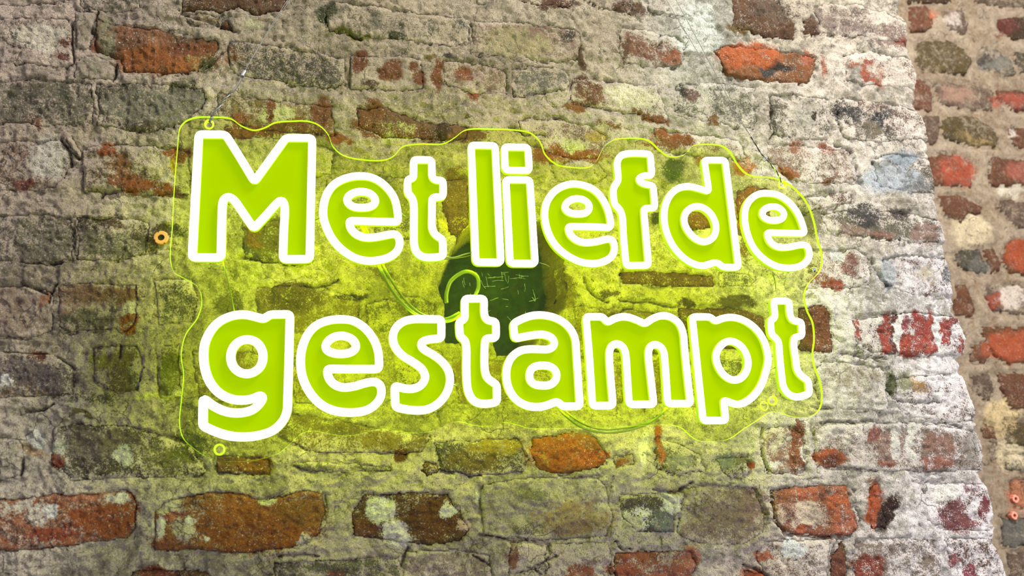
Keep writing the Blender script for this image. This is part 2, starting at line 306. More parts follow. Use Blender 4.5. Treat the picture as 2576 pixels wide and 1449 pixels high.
# stains, bare patches, and shade painted into hollows and behind the sign: cx, cy, rx, ry, angle, colour, strength   (strength < 0: limewash covers the brick)
SPOT = """45,120,18,9,20,110,70,60,.35
158,150,26,16,20,110,50,40,.75
165,112,14,8,0,115,60,45,.6
100,90,60,30,0,190,180,160,-.25
242,110,10,26,0,120,60,25,.7
350,90,70,22,6,140,92,60,.4
270,90,28,42,0,128,122,95,-.75
440,150,130,34,-3,150,84,22,.5
475,125,55,16,8,120,66,20,.5
500,150,36,18,-40,165,150,90,-.8
520,165,20,14,-30,80,76,30,.4
640,60,20,12,0,160,155,120,-.7
72,300,16,14,-30,90,70,55,.7
98,308,10,9,0,150,95,55,.6
165,235,16,26,0,80,78,60,.6
350,315,36,12,0,78,66,36,.6
470,240,36,30,0,60,64,30,.55
400,270,120,36,0,120,116,100,.2
680,278,9,30,0,118,66,10,1.0
805,300,24,42,10,110,62,8,.9
740,320,60,14,0,120,70,10,.5
700,290,40,26,0,180,180,120,-.5
905,158,15,26,5,108,58,16,1.2
980,178,30,22,-15,112,62,14,1.2
1048,190,13,26,0,108,58,14,1.0
935,218,20,11,20,80,60,30,.9
1100,190,12,34,8,118,66,20,1.0
1162,188,20,10,10,128,72,26,.9
1190,245,16,10,20,128,64,20,.8
1085,142,12,9,0,120,100,40,.8
1130,140,20,6,4,60,56,40,.9
940,290,26,34,0,110,68,8,.6
925,330,40,16,20,108,62,8,.6
850,352,26,16,10,128,70,8,.9
1005,330,44,24,0,170,170,90,-.6
1075,340,26,14,0,96,52,8,.6
1110,335,16,24,0,60,40,8,.4
820,25,24,16,-20,70,72,40,.9
815,52,20,12,20,62,66,24,.9
880,85,50,8,10,110,110,20,.7
1000,95,22,8,10,64,66,28,.9
1160,60,10,12,0,70,74,60,.7
1300,110,80,34,0,150,140,100,-.3
1425,95,14,20,40,70,60,48,.7
1462,150,12,26,-20,88,62,26,.9
1400,12,46,14,6,88,52,24,.9
1590,24,40,12,8,95,66,40,.6
1610,120,60,22,6,125,78,50,.35
1690,145,20,16,0,150,84,36,.8
1570,130,10,34,0,100,70,36,.6
1750,60,40,46,0,200,204,190,-.9
1760,100,50,26,0,198,202,188,-.8
1935,150,26,16,20,70,42,20,.9
1955,170,30,12,10,44,32,18,1.1
1925,182,20,10,0,60,60,60,.8
1880,140,70,26,0,190,92,24,.6
2030,150,16,20,20,184,100,66,.5
2075,170,5,24,0,190,110,80,.6
2160,178,34,10,36,176,88,58,.8
2185,165,16,10,0,172,80,60,.8
2190,208,26,9,30,176,88,58,.9
2150,200,12,26,0,150,146,136,.4
2210,190,14,22,0,176,120,100,.4
1960,20,60,30,0,100,78,60,.4
1860,75,30,10,10,110,84,20,.7
2120,70,60,30,10,140,118,112,.35
2230,90,50,26,20,138,112,104,.4
2285,112,8,8,0,150,70,60,.8
2265,108,12,8,0,150,86,70,.8
2045,295,6,7,0,40,40,30,1.5
2130,285,40,22,20,66,62,62,.6
2200,305,36,16,-30,58,58,64,.65
2180,330,30,22,0,120,110,92,.5
2240,340,20,14,40,80,72,60,.4
2020,290,24,34,0,172,166,150,-.3
2240,450,60,34,0,176,182,186,-.5
2290,460,40,24,0,128,130,136,.45
2270,400,40,12,0,156,166,172,-.3
2210,420,16,16,0,150,156,160,.4
2000,365,20,14,0,150,96,66,.6
2075,370,24,12,10,170,96,70,.4
2080,455,14,10,0,120,80,40,.9
1380,385,50,24,0,140,74,10,.8
1440,370,26,20,0,170,168,110,-.6
1470,395,60,16,0,136,72,10,.8
1500,345,22,12,0,150,130,60,-.3
1445,265,26,11,5,128,84,16,1.0
1490,235,26,30,10,112,72,32,.6
1460,205,16,14,0,96,62,30,.8
1610,285,22,8,25,124,88,18,1.0
1650,298,24,9,25,118,68,18,1.0
1590,240,60,22,10,196,190,156,-.5
1540,320,40,8,10,118,74,20,.5
1690,345,50,14,10,140,76,10,.5
1800,305,14,12,0,118,82,16,.9
1670,365,60,12,0,130,80,10,.5
1715,230,12,14,0,40,40,24,1.2
1740,240,20,16,0,110,80,66,.7
268,380,18,16,0,150,76,26,1.0
312,415,30,26,20,132,84,42,.8
315,460,30,22,0,136,74,30,.9
355,468,18,18,0,140,74,24,.9
410,475,36,18,10,140,76,12,1.0
450,488,26,9,0,100,66,12,1.0
450,390,36,14,0,150,80,12,.9
440,410,10,30,0,170,150,20,-.3
55,465,22,14,-20,120,62,52,.6
120,400,40,50,0,190,182,168,-.2
230,555,28,12,10,80,66,50,.6
230,580,20,26,0,84,70,58,.5
290,555,26,20,0,90,66,50,.4
350,590,24,16,0,86,74,50,.5
395,600,36,26,-50,78,66,26,.8
450,578,30,12,0,84,80,14,.7
200,620,140,30,0,104,98,84,.25
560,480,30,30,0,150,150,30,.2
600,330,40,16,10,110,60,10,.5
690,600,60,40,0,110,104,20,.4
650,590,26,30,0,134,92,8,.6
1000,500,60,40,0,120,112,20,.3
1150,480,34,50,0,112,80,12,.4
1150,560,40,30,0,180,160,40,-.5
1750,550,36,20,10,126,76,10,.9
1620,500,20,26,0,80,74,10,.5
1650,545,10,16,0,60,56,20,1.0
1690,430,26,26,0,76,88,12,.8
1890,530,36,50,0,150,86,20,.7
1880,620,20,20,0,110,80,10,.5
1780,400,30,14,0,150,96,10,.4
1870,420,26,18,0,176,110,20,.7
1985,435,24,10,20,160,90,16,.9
2180,540,34,24,0,70,66,66,.5
2260,535,30,12,20,84,72,72,.5
2215,590,30,10,0,140,100,86,.8
2320,590,30,24,0,150,120,110,.5
2150,580,40,14,10,150,124,112,.5
2040,545,40,40,0,130,124,90,.3
330,822,20,22,-20,150,84,18,1.2
305,740,40,24,0,128,90,60,.5
220,740,60,22,0,124,92,70,.5
325,780,12,22,0,196,186,160,-.7
220,810,60,22,0,108,102,80,.3
110,755,12,26,20,150,100,80,.6
45,760,8,8,0,120,90,76,.6
90,893,22,14,10,104,50,34,1.0
40,930,60,30,0,106,92,92,.4
140,950,50,30,0,104,88,94,.35
20,960,16,14,0,214,210,200,-.8
290,905,50,18,0,120,104,60,.6
250,910,20,20,0,130,124,60,.3
300,960,26,30,0,106,92,62,.5
230,1000,60,16,0,92,86,72,.4
210,1042,18,9,0,110,100,60,.9
400,1000,60,6,-6,190,190,110,-.6
430,940,30,60,0,110,110,40,.35
145,1152,18,18,20,136,60,32,1.1
150,1120,16,16,0,180,178,160,-.6
80,1135,36,14,10,180,150,110,.6
88,1100,20,20,0,200,198,186,-.6
310,1145,20,22,0,186,186,176,-.7
250,1120,90,34,0,120,108,94,.35
420,1150,60,34,0,110,106,56,.4
480,1120,40,30,0,90,92,20,.4
640,1170,40,22,0,118,74,12,.7
780,1175,60,10,4,120,114,84,.6
930,1180,44,7,4,118,112,80,.6
1010,1140,15,14,-30,96,54,18,1.1
1200,1160,70,26,0,106,86,42,.45
1240,1120,60,18,0,150,126,30,.5
1400,1140,60,36,0,166,86,14,.5
1370,1160,22,20,-30,176,146,70,-.5
1480,1150,30,16,0,170,80,12,.5
1520,1140,14,8,0,170,80,30,.8
1560,1170,14,8,0,140,80,26,.9
1655,1105,12,34,0,160,84,20,1.0
1660,1150,14,18,0,180,94,46,.9
1620,1130,10,40,0,210,205,180,-.6
1710,1160,30,16,0,140,136,130,.5
1830,1160,30,16,0,120,124,120,.6
1870,1150,20,16,0,120,116,80,.6
1890,1168,6,10,0,170,76,50,1.0
2005,1120,13,50,2,128,66,36,1.1
1960,1150,26,26,0,150,110,100,.5
1950,1170,20,14,0,214,210,204,-.6
2078,1152,36,22,6,170,80,24,1.3
2085,1158,22,14,0,110,52,22,.5
2200,1095,12,16,0,160,90,80,.6
2250,1120,12,46,0,214,210,200,-.7
2290,1110,8,44,0,212,208,198,-.7
2230,1165,24,8,0,166,90,70,.7
2240,1130,40,30,0,150,116,106,.35
2360,1120,40,24,20,150,110,96,.45
2350,1165,40,12,0,160,100,84,.5
2440,1130,20,40,0,170,164,156,-.2
60,1270,60,14,0,200,190,170,-.5
90,1300,30,24,0,196,186,170,-.5
250,1310,70,34,0,154,76,26,.5
130,1345,70,18,-10,150,66,32,.5
330,1290,20,40,0,150,74,22,.5
230,1250,50,14,0,176,100,70,.3
130,1285,18,14,0,206,204,196,-1.2
300,1255,30,10,0,206,200,186,-.8
420,1270,36,26,0,190,182,150,-1.2
460,1330,24,40,0,186,176,156,-.7
440,1300,26,16,20,180,96,60,.5
400,1330,16,30,0,200,196,180,-.9
420,1365,40,14,0,150,88,50,.4
650,1320,140,60,0,148,82,22,.4
480,1310,16,10,0,206,204,196,-.8
525,1352,8,8,0,206,200,190,-.9
765,1365,26,16,-20,196,186,164,-1.0
670,1262,20,12,0,190,186,150,-.9
760,1290,50,34,0,134,84,28,.3
960,1280,34,34,30,206,204,188,-1.0
1000,1345,32,24,20,212,206,196,-1.1
1130,1280,20,18,0,206,204,190,-1.0
1090,1300,60,46,0,100,58,20,.4
920,1330,30,20,0,118,66,34,.5
1165,1325,16,16,0,200,170,160,-.7
1205,1248,11,11,0,205,200,180,-.8
1340,1250,40,18,0,130,126,100,.5
1460,1300,90,34,0,170,140,104,.5
1340,1330,40,16,0,110,100,80,.4
1440,1330,60,16,0,150,124,96,.4
1610,1270,40,16,0,90,80,76,.5
1680,1270,26,26,0,206,204,196,-.6
1610,1300,30,30,0,216,214,206,-.4
1665,1315,30,24,0,120,124,128,.4
1590,1320,20,14,0,180,174,150,-.8
1820,1290,80,40,0,140,120,112,.3
1900,1270,30,40,0,150,120,116,.3
1700,1230,40,14,0,160,146,90,.4
2010,1290,56,34,0,206,186,164,-.8
2110,1260,26,30,0,186,92,40,.6
2120,1310,30,26,0,184,96,60,.5
2020,1240,30,12,0,180,90,50,.6
2020,1330,14,14,0,176,84,50,.8
1985,1290,14,30,0,150,90,80,.6
2080,1345,40,6,0,140,66,40,.7
2200,1275,20,56,4,178,80,30,.9
2235,1290,16,50,20,56,30,24,1.4
2395,1290,34,34,-20,128,66,70,.6
2420,1320,36,20,0,134,74,76,.5
2470,1280,12,24,0,130,56,66,.7
2370,1240,30,20,0,230,226,218,-.4
2440,1230,20,14,0,140,86,90,.4
2180,1430,34,30,0,140,56,36,1.1
1900,1448,34,16,0,176,80,30,.8
2110,1430,20,40,0,120,66,46,.6
1990,1380,26,20,0,206,208,206,-.6
1920,1400,20,14,0,170,84,50,.7
2440,1440,12,20,-10,140,50,70,1.0
2400,1410,14,20,0,150,80,90,.7
2510,1385,10,20,0,150,90,100,.6
1560,1430,40,16,0,150,70,46,.6
1600,1395,40,10,0,156,80,50,.6
1740,1400,16,30,0,176,100,80,.6
1690,1440,40,16,0,160,84,60,.4
1450,1440,40,16,0,150,86,60,.5
1360,1390,60,22,0,206,190,170,-.3
1290,1400,14,40,0,140,90,70,.7
850,1420,80,20,0,104,100,80,.4
840,1445,20,10,0,130,76,60,.8
390,1440,40,14,0,134,70,44,.9
2095,715,26,14,0,170,76,34,1.0
2130,665,26,26,0,140,92,86,.4
2110,640,16,12,0,206,206,200,-.7
2070,700,24,12,0,150,90,50,.5
2230,690,20,30,0,176,180,184,-.4
2330,690,26,20,0,200,186,160,.3
2385,690,16,26,0,100,104,116,.5
2230,715,14,14,0,110,110,116,.5
2060,830,30,50,0,120,66,26,.5
2225,840,13,50,6,166,62,46,1.5
2245,835,7,46,0,100,44,34,1.5
2290,870,26,26,0,164,62,42,1.4
2310,815,16,30,-20,160,60,50,1.2
2335,840,14,50,0,168,66,50,1.3
2275,815,10,20,0,168,72,80,.8
2375,835,12,30,10,168,60,50,1.3
2400,810,12,12,0,168,66,56,1.1
2260,830,7,40,0,232,230,222,-1.2
2355,830,8,50,0,232,230,224,-1.2
2155,825,9,22,-10,170,66,50,1.1
2160,885,14,10,0,110,112,80,.5
2420,870,8,22,0,166,70,60,1.0
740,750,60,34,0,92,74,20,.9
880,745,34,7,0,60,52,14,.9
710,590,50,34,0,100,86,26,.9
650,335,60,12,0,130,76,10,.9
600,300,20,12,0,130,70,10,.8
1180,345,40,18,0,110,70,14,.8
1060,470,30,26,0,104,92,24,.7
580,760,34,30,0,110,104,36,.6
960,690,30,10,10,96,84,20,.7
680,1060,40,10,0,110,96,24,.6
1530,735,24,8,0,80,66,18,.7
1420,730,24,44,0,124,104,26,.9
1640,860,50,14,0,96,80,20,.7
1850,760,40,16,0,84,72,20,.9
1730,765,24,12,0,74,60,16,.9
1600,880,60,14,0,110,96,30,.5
2310,970,34,14,30,184,140,80,.7
2270,960,16,26,0,150,150,120,.7
2140,960,60,40,0,160,148,130,.25
2240,965,10,36,0,96,98,66,1.0"""

BSPOT = """2400,50,20,20,0,206,190,176,-.4
2345,45,10,10,0,200,110,70,.4
2530,70,20,20,0,110,50,40,.5
2500,160,40,16,0,130,128,122,.4
2470,150,16,10,0,80,70,64,.6
2410,240,40,16,0,176,136,116,.3
2540,255,40,14,0,176,80,60,.4
2440,350,60,10,20,176,150,100,-.3
2410,430,40,30,0,184,78,46,.8
2560,430,30,20,0,170,90,70,.3
2545,335,10,14,0,206,196,180,-.9
2540,480,30,14,0,212,200,176,-.4
2440,580,40,40,0,214,196,160,-.3
2460,670,24,14,0,110,108,104,.5
2560,640,30,34,0,184,80,30,.5
2540,750,34,24,0,216,200,184,-.7
2500,760,14,14,0,180,80,50,.8
2545,870,60,30,0,190,86,40,.5
2520,1050,40,40,0,214,190,140,-.2
2540,1140,30,40,0,220,204,166,-.2
2560,1250,30,40,0,206,130,90,.3
2550,1340,30,30,0,110,108,104,.6"""

CRACK = """55,712 80,722 125,742 142,718
125,742 124,765
190,26 225,30
245,30 237,60 232,85
183,60 180,110 186,160 166,170
152,350 172,375 200,398
175,385 176,412
250,498 262,485 290,481
60,665 110,662 155,665
560,130 540,150 520,172
290,160 290,190 283,202
65,205 100,202
830,75 870,88 910,98
305,870 302,900
60,1035 105,1030 130,1015
185,1210 220,1207
56,1150 50,1195
1180,1198 1210,1195
1030,1375 1020,1400 1012,1430
1205,1345 1290,1360 1350,1362
1545,1360 1560,1385 1590,1380
1640,1230 1700,1240 1740,1215
1916,1075 1918,1130 1936,1192
1940,1250 1948,1310 1970,1342 2060,1355 2140,1350
2150,1230 2145,1270 2160,1300 2165,1330
2240,945 2232,980 2250,1005 2300,1015 2360,1012
2045,1026 2090,1030
2150,1063 2060,1064
2330,1060 2390,1068 2420,1078
1100,845 1170,870
2190,650 2205,690 2230,720
1935,245 1940,290 1950,330 1940,350
2100,365 2140,378 2160,430 2170,470
2122,140 2135,180 2130,205
1660,90 1655,130
1280,320 1320,335 1370,340
1500,810 1540,790 1590,775
1560,755 1640,760 1700,775
1470,700 1490,740 1530,760
1590,640 1560,690 1565,720
850,705 790,725 760,718
600,650 680,660 740,665
2410,745 2420,768
2120,885 2180,900 2230,905
2180,895 2200,910
1190,1400 1230,1420
1360,1449 1345,1425 1400,1400
1870,1420 1900,1430 1930,1449
2090,1390 2105,1360 2125,1352
450,30 560,70 600,80
700,1400 760,1395 800,1398
1440,910 1500,880 1600,890 1700,885"""

HOLE = P("1150,596 1130,650 1118,675 1102,715 1118,765 1120,800 1122,860 1180,866 1242,862 1252,893 1300,892 1340,888 1352,830 1392,806 1416,770 1424,715 1414,670 1416,610 1396,560 1200,556")

def parse_spots(s):
    return [[float(c) for c in l.split(',')] for l in s.strip().splitlines()]
SPOTS = parse_spots(SPOT); BSPOTS = parse_spots(BSPOT)
CRACKS = [P(l) for l in CRACK.strip().splitlines()]

def warp(u, v, x, z, amt, sc=55.0, seed=5):
    a = fbm(x, z, sc, 4, seed, .6) - .5; b = fbm(x, z, sc, 4, seed + 50, .6) - .5
    return u + a * amt * 2, v + b * amt * 2

def spots_apply(u, v, x, z, spots, A, B, e):
    uw, vw = warp(u, v, x, z, 17.0)
    u0, u1, v0, v1 = u.min(), u.max(), v.min(), v.max()
    for cx, cy, rx, ry, ang, r, g, b, st in spots:
        rr = max(rx, ry) * 1.7 + 22
        if cx + rr < u0 or cx - rr > u1 or cy + rr < v0 or cy - rr > v1: continue
        msk = (np.abs(u - cx) < rr) & (np.abs(v - cy) < rr)
        if not msk.any(): continue
        ca, sa = math.cos(math.radians(ang)), math.sin(math.radians(ang))
        du = uw[msk] - cx; dv = vw[msk] - cy
        q = np.sqrt(((du * ca + dv * sa) / rx) ** 2 + ((-du * sa + dv * ca) / ry) ** 2)
        w = 1 - sstep(.5, 1.45, q); wc = 1 - sstep(.95, 1.5, q)
        if st >= 0:
            B[msk] = B[msk] * (1 - wc[:, None]) + lin((r, g, b)) * wc[:, None]
            e[msk] += w * (st if st >= .85 else st * .75)
        else:
            A[msk] = A[msk] * (1 - wc[:, None]) + lin((r, g, b)) * wc[:, None]
            e[msk] += w * st

def dull(B):
    g = B.mean(-1, keepdims=True)
    return (B * .91 + g * .09) * np.array([.82, .82, .74])

def mortar_h(x, z):
    h = (fbm(x, z, 22, 5, 1, .55) - .5) * 0.013 + (fbm(x, z, 80, 4, 7, .6, True) - .5) * 0.0065 + (fbm(x, z, 150, 3, 27, .6) - .5) * 0.003
    h += (fbm(x, z, 260, 2, 9, .6) - .5) * 0.0017
    return h

def cracks_h(u, v, x, z):
    uw, vw = warp(u, v, x, z, 6.0, 90, 77)
    h = np.zeros_like(u)
    for c in CRACKS:
        c_ = np.array(c)
        lo = c_.min(0) - 20; hi = c_.max(0) + 20
        msk = (u > lo[0]) & (u < hi[0]) & (v > lo[1]) & (v < hi[1])
        if not msk.any(): continue
        d = line_d(uw[msk], vw[msk], c)
        h[msk] = np.minimum(h[msk], -0.008 * (1 - sstep(0.5, 4.2, d)))
    return h

def attr_mesh(me, A, B, e):
    for nm, data in (('wash', A), ('body', B)):
        at = me.attributes.new(nm, 'FLOAT_COLOR', 'POINT')
        c = np.ones((len(e), 4), np.float32); c[:, :3] = data
        at.data.foreach_set('color', c.ravel())
    at = me.attributes.new('bare', 'FLOAT', 'POINT'); at.data.foreach_set('value', e.astype(np.float32))

def mesh_np(name, verts, quads, smooth=True):
    me = bpy.data.meshes.new(name)
    me.vertices.add(len(verts)); me.vertices.foreach_set('co', np.asarray(verts, np.float32).ravel())
    nq = len(quads)
    me.loops.add(nq * 4); me.loops.foreach_set('vertex_index', np.asarray(quads, np.int32).ravel())
    me.polygons.add(nq); me.polygons.foreach_set('loop_start', np.arange(nq, dtype=np.int32) * 4)
    me.polygons.foreach_set('use_smooth', np.full(nq, smooth))
    me.update(calc_edges=True)
    return me

# ------------------------------------------------------------------ materials
def new_mat(name):
    mt = bpy.data.materials.new(name); mt.use_nodes = True
    nt = mt.node_tree; nt.nodes.clear()
    return mt, nt, nt.nodes.new('ShaderNodeOutputMaterial')

def masonry(name, stipple=1.0):
    mt, nt, out = new_mat(name)
    N, L = nt.nodes.new, nt.links.new
    def attr(n):
        a = N('ShaderNodeAttribute'); a.attribute_name = n; return a
    geo = N('ShaderNodeNewGeometry')
    def noise(scale, detail, rough, dist=0.0):
        n = N('ShaderNodeTexNoise'); n.inputs['Scale'].default_value = scale; n.inputs['Detail'].default_value = detail
        n.inputs['Roughness'].default_value = rough; n.inputs['Distortion'].default_value = dist
        L(geo.outputs['Position'], n.inputs['Vector']); return n.outputs['Fac']
    def mth(op, a, b, c=None):
        n = N('ShaderNodeMath'); n.operation = op
        for k, s in enumerate((a, b, c)):
            if s is None: continue
            if isinstance(s, (int, float)): n.inputs[k].default_value = s
            else: L(s, n.inputs[k])
        return n.outputs[0]
    def rng_(v, a, b, c, d):
        n = N('ShaderNodeMapRange'); L(v, n.inputs['Value'])
        for k, s in zip(('From Min', 'From Max', 'To Min', 'To Max'), (a, b, c, d)): n.inputs[k].default_value = s
        return n.outputs['Result']
    def mix(f, a, b, mode='MIX'):
        n = N('ShaderNodeMix'); n.data_type = 'RGBA'; n.blend_type = mode
        if isinstance(f, (int, float)): n.inputs[0].default_value = f
        else: L(f, n.inputs[0])
        for k, s in ((6, a), (7, b)):
            if isinstance(s, tuple): n.inputs[k].default_value = s
            else: L(s, n.inputs[k])
        return n.outputs[2]
    big = noise(60, 6, .72, .3); fine = noise(470, 4, .78, .3); grit = noise(1000, 3, .6)
    nn = mth('ADD', mth('MULTIPLY', big, .42), mth('MULTIPLY', fine, .58))
    q = mth('ADD', attr('bare').outputs['Fac'], mth('MULTIPLY', mth('SUBTRACT', nn, .5), 5.6))
    msk = rng_(q, .40, .60, 0, 1)
    col = mix(msk, attr('wash').outputs['Color'], attr('body').outputs['Color'])
    # tone variation, pits and chalky specks
    v1 = rng_(noise(26, 6, .65), .3, .7, .78, 1.2)
    v2 = rng_(fine, .3, .7, .55, 1.45)
    v3 = rng_(grit, .3, .7, .8, 1.18)
    br = mth('MULTIPLY', mth('MULTIPLY', v1, v2), v3)
    g = N('ShaderNodeCombineColor'); [L(br, g.inputs[k]) for k in range(3)]
    col = mix(1.0, col, g.outputs[0], 'MULTIPLY')
    pits = rng_(noise(210, 4, .7, .5), .60, .70, 0, .8 * stipple)
    col = mix(pits, col, (.05, .042, .03, 1))
    spk = mth('MULTIPLY', rng_(noise(390, 4, .65, .2), .60, .68, 0, .8 * stipple), rng_(noise(22, 4, .6), .45, .6, .15, 1))
    spk = mth('MULTIPLY', spk, rng_(attr('wash').outputs['Fac'], .04, .2, 0, 1))
    col = mix(spk, col, (.72, .69, .6, 1))
    hue = rng_(noise(48, 5, .6), .45, .75, 0, .32)
    col = mix(hue, col, (.97, .93, .82, 1), 'MULTIPLY')
    bs = N('ShaderNodeBsdfPrincipled')
    bs.inputs['Roughness'].default_value = .88; bs.inputs['Specular IOR Level'].default_value = .25
    # hairline cracks in the render coat
    vo = N('ShaderNodeTexVoronoi'); vo.feature = 'DISTANCE_TO_EDGE'; vo.inputs['Scale'].default_value = 30
    wv = N('ShaderNodeVectorMath'); wv.operation = 'MULTIPLY_ADD'
    nz = N('ShaderNodeTexNoise'); nz.inputs['Scale'].default_value = 45; nz.inputs['Detail'].default_value = 6; L(geo.outputs['Position'], nz.inputs['Vector'])
    L(nz.outputs['Color'], wv.inputs[0]); wv.inputs[1].default_value = (.035, .035, .035); L(geo.outputs['Position'], wv.inputs[2])
    L(wv.outputs[0], vo.inputs['Vector'])
    ck = rng_(vo.outputs['Distance'], .0, .035, 1, 0)
    ck = mth('MULTIPLY', ck, rng_(noise(17, 3, .6), .52, .6, 0, 1))
    col = mix(mth('MULTIPLY', ck, .75), col, (.06, .05, .035, 1))
    hgt = mth('ADD', mth('MULTIPLY', big, .9), mth('ADD', mth('MULTIPLY', fine, .62), mth('MULTIPLY', grit, .2)))
    hgt = mth('SUBTRACT', hgt, mth('MULTIPLY', msk, .16))
    hgt = mth('SUBTRACT', hgt, mth('MULTIPLY', pits, .35))
    bp = N('ShaderNodeBump'); bp.inputs['Strength'].default_value = 1.0; bp.inputs['Distance'].default_value = .0085
    L(col, bs.inputs['Base Color']); L(mth('SUBTRACT', hgt, mth('MULTIPLY', ck, .3)), bp.inputs['Height']); L(bp.outputs[0], bs.inputs['Normal'])
    L(bs.outputs[0], out.inputs[0])
    return mt
M_WALL = masonry('limewashed_masonry')
M_BRICK = M_WALL

def plain(name, col, rough=.5, metal=0.0, emit=None, estr=0.0, spec=.5):
    mt, nt, out = new_mat(name)
    bs = nt.nodes.new('ShaderNodeBsdfPrincipled')
    bs.inputs['Base Color'].default_value = (*col, 1); bs.inputs['Roughness'].default_value = rough
    bs.inputs['Metallic'].default_value = metal; bs.inputs['Specular IOR Level'].default_value = spec
    if emit: bs.inputs['Emission Color'].default_value = (*emit, 1); bs.inputs['Emission Strength'].default_value = estr
    nt.links.new(bs.outputs[0], out.inputs[0]); return mt

# ------------------------------------------------------------------ front wall
EDGE = P("2130,-1100 2262,-320 2272,-150 2280,0 2278,30 2292,55 2297,115 2300,135 2315,180 2317,225 2320,250 2312,265 2335,300 2345,350 2348,400 2358,440 2368,490 2370,540 2382,600 2390,640 2400,680 2410,740 2418,765 2408,785 2425,810 2438,850 2442,885 2428,902 2437,950 2460,1010 2468,1050 2470,1075 2483,1110 2487,1170 2480,1190 2495,1230 2512,1290 2515,1330 2512,1365 2530,1400 2548,1449 2566,1560 2590,1700 2740,2600")
EV = np.array([p[1] for p in EDGE]); EU = np.array([p[0] for p in EDGE])

FB = [l.split(' ', 1) for l in FRONT.strip().splitlines() + off_frame()]
FB = [(k, P(s)) for k, s in FB]

def brick_gap(u, v, x, z, bricks):
    """how near a point of mortar lies to a brick's edge -> groove depth"""
    uw, vw = warp(u, v, x, z, 6.0)
    near = np.full(u.shape, -1e9)
    for k, poly in bricks:
        pl = np.array(poly); lo = pl.min(0) - 25; hi = pl.max(0) + 25
        msk = (u > lo[0]) & (u < hi[0]) & (v > lo[1]) & (v < hi[1])
        if msk.any(): near[msk] = np.maximum(near[msk], poly_sd(uw[msk], vw[msk], poly))
    return near

def front_wall():
    us = np.concatenate([np.arange(-1300, -80, 16.0), np.linspace(-80, 2300, 575)]); vs = np.concatenate([np.arange(-1000, -60, 14.0), np.arange(-60, 1510, 4.0), np.arange(1510, 2500, 14.0)])
    T = (us - us[0]) / (us[-1] - us[0])
    V = np.repeat(vs[:, None], len(T), 1)
    eu = np.interp(vs, EV, EU) + (fbm(vs * 0 + 3.3, vs, .06, 3, 91) - .5) * 14
    U = us[0] + (eu[:, None] - us[0]) * T[None, :]
    U = U.ravel(); V = V.ravel()
    x, z = wall_pt(U, V)
    h = mortar_h(x, z) + .0005
    near = brick_gap(U, V, x, z, FB)
    gm = fbm(x, z, 40, 3, 63)
    h -= 0.004 * sstep(.55, .72, gm) * (1 - sstep(2, 8, -near)) * (near < 0)
    h = np.where(near > 2.5, h * .5 - 0.0045, h)
    h += cracks_h(U, V, x, z)
    # rounded arris at the free edge
    de = (np.repeat(eu, len(T)) - U)
    h -= 0.022 * (1 - sstep(0, 26, de)) ** 2
    # opening where bricks are missing
    uw, vw = warp(U, V, x, z, 5.0, 60, 8)
    hs = poly_sd(uw, vw, HOLE)
    inh = sstep(-1, 7, hs)
    h = h * (1 - inh) - 0.085 * inh
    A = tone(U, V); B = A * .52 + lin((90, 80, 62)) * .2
    e = np.full(len(U), .39) + (fbm(x, z, 12, 3, 44) - .5) * .7
    spots_apply(U, V, x, z, SPOTS, A, B, e)
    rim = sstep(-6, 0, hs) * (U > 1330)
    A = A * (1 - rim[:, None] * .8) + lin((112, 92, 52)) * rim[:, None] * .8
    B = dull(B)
    dark = sstep(5, 10, hs)  # shade and green sign light painted into the depth of the opening
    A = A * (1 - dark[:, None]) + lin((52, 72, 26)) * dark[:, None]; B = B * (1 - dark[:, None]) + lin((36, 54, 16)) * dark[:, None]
    n0, nr = len(T), len(vs)
    verts = np.stack([x, -h, z], -1).reshape(nr, n0, 3)
    # side of the pier, running back to the wall behind
    side = []
    for k, dep in enumerate((.035, .06, .1, .16, .24, .34, .46)):
        xs = verts[:, -1, 0] + (fbm(vs * .01, vs * 0 + k, 2.0, 2, 12) - .5) * .006
        side.append(np.stack([xs, np.full(nr, dep), verts[:, -1, 2]], -1))
    allv = np.concatenate([verts, np.stack(side, 1)], 1)
    def ext(a):
        a = a.reshape(nr, n0, -1); last = np.repeat(a[:, -1:, :], len(side), 1)
        return np.concatenate([a, last], 1).reshape(-1, a.shape[-1])
    nc = n0 + len(side)
    idx = np.arange(nr * nc).reshape(nr, nc)
    q = np.stack([idx[:-1, :-1], idx[1:, :-1], idx[1:, 1:], idx[:-1, 1:]], -1).reshape(-1, 4)
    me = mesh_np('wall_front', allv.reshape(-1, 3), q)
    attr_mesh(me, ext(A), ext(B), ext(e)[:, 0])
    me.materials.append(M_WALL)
    o = bpy.data.objects.new('wall_front', me); COL.objects.link(o)
    o['kind'] = 'structure'; o['label'] = 'old limewashed brick wall behind the neon sign'
    return o

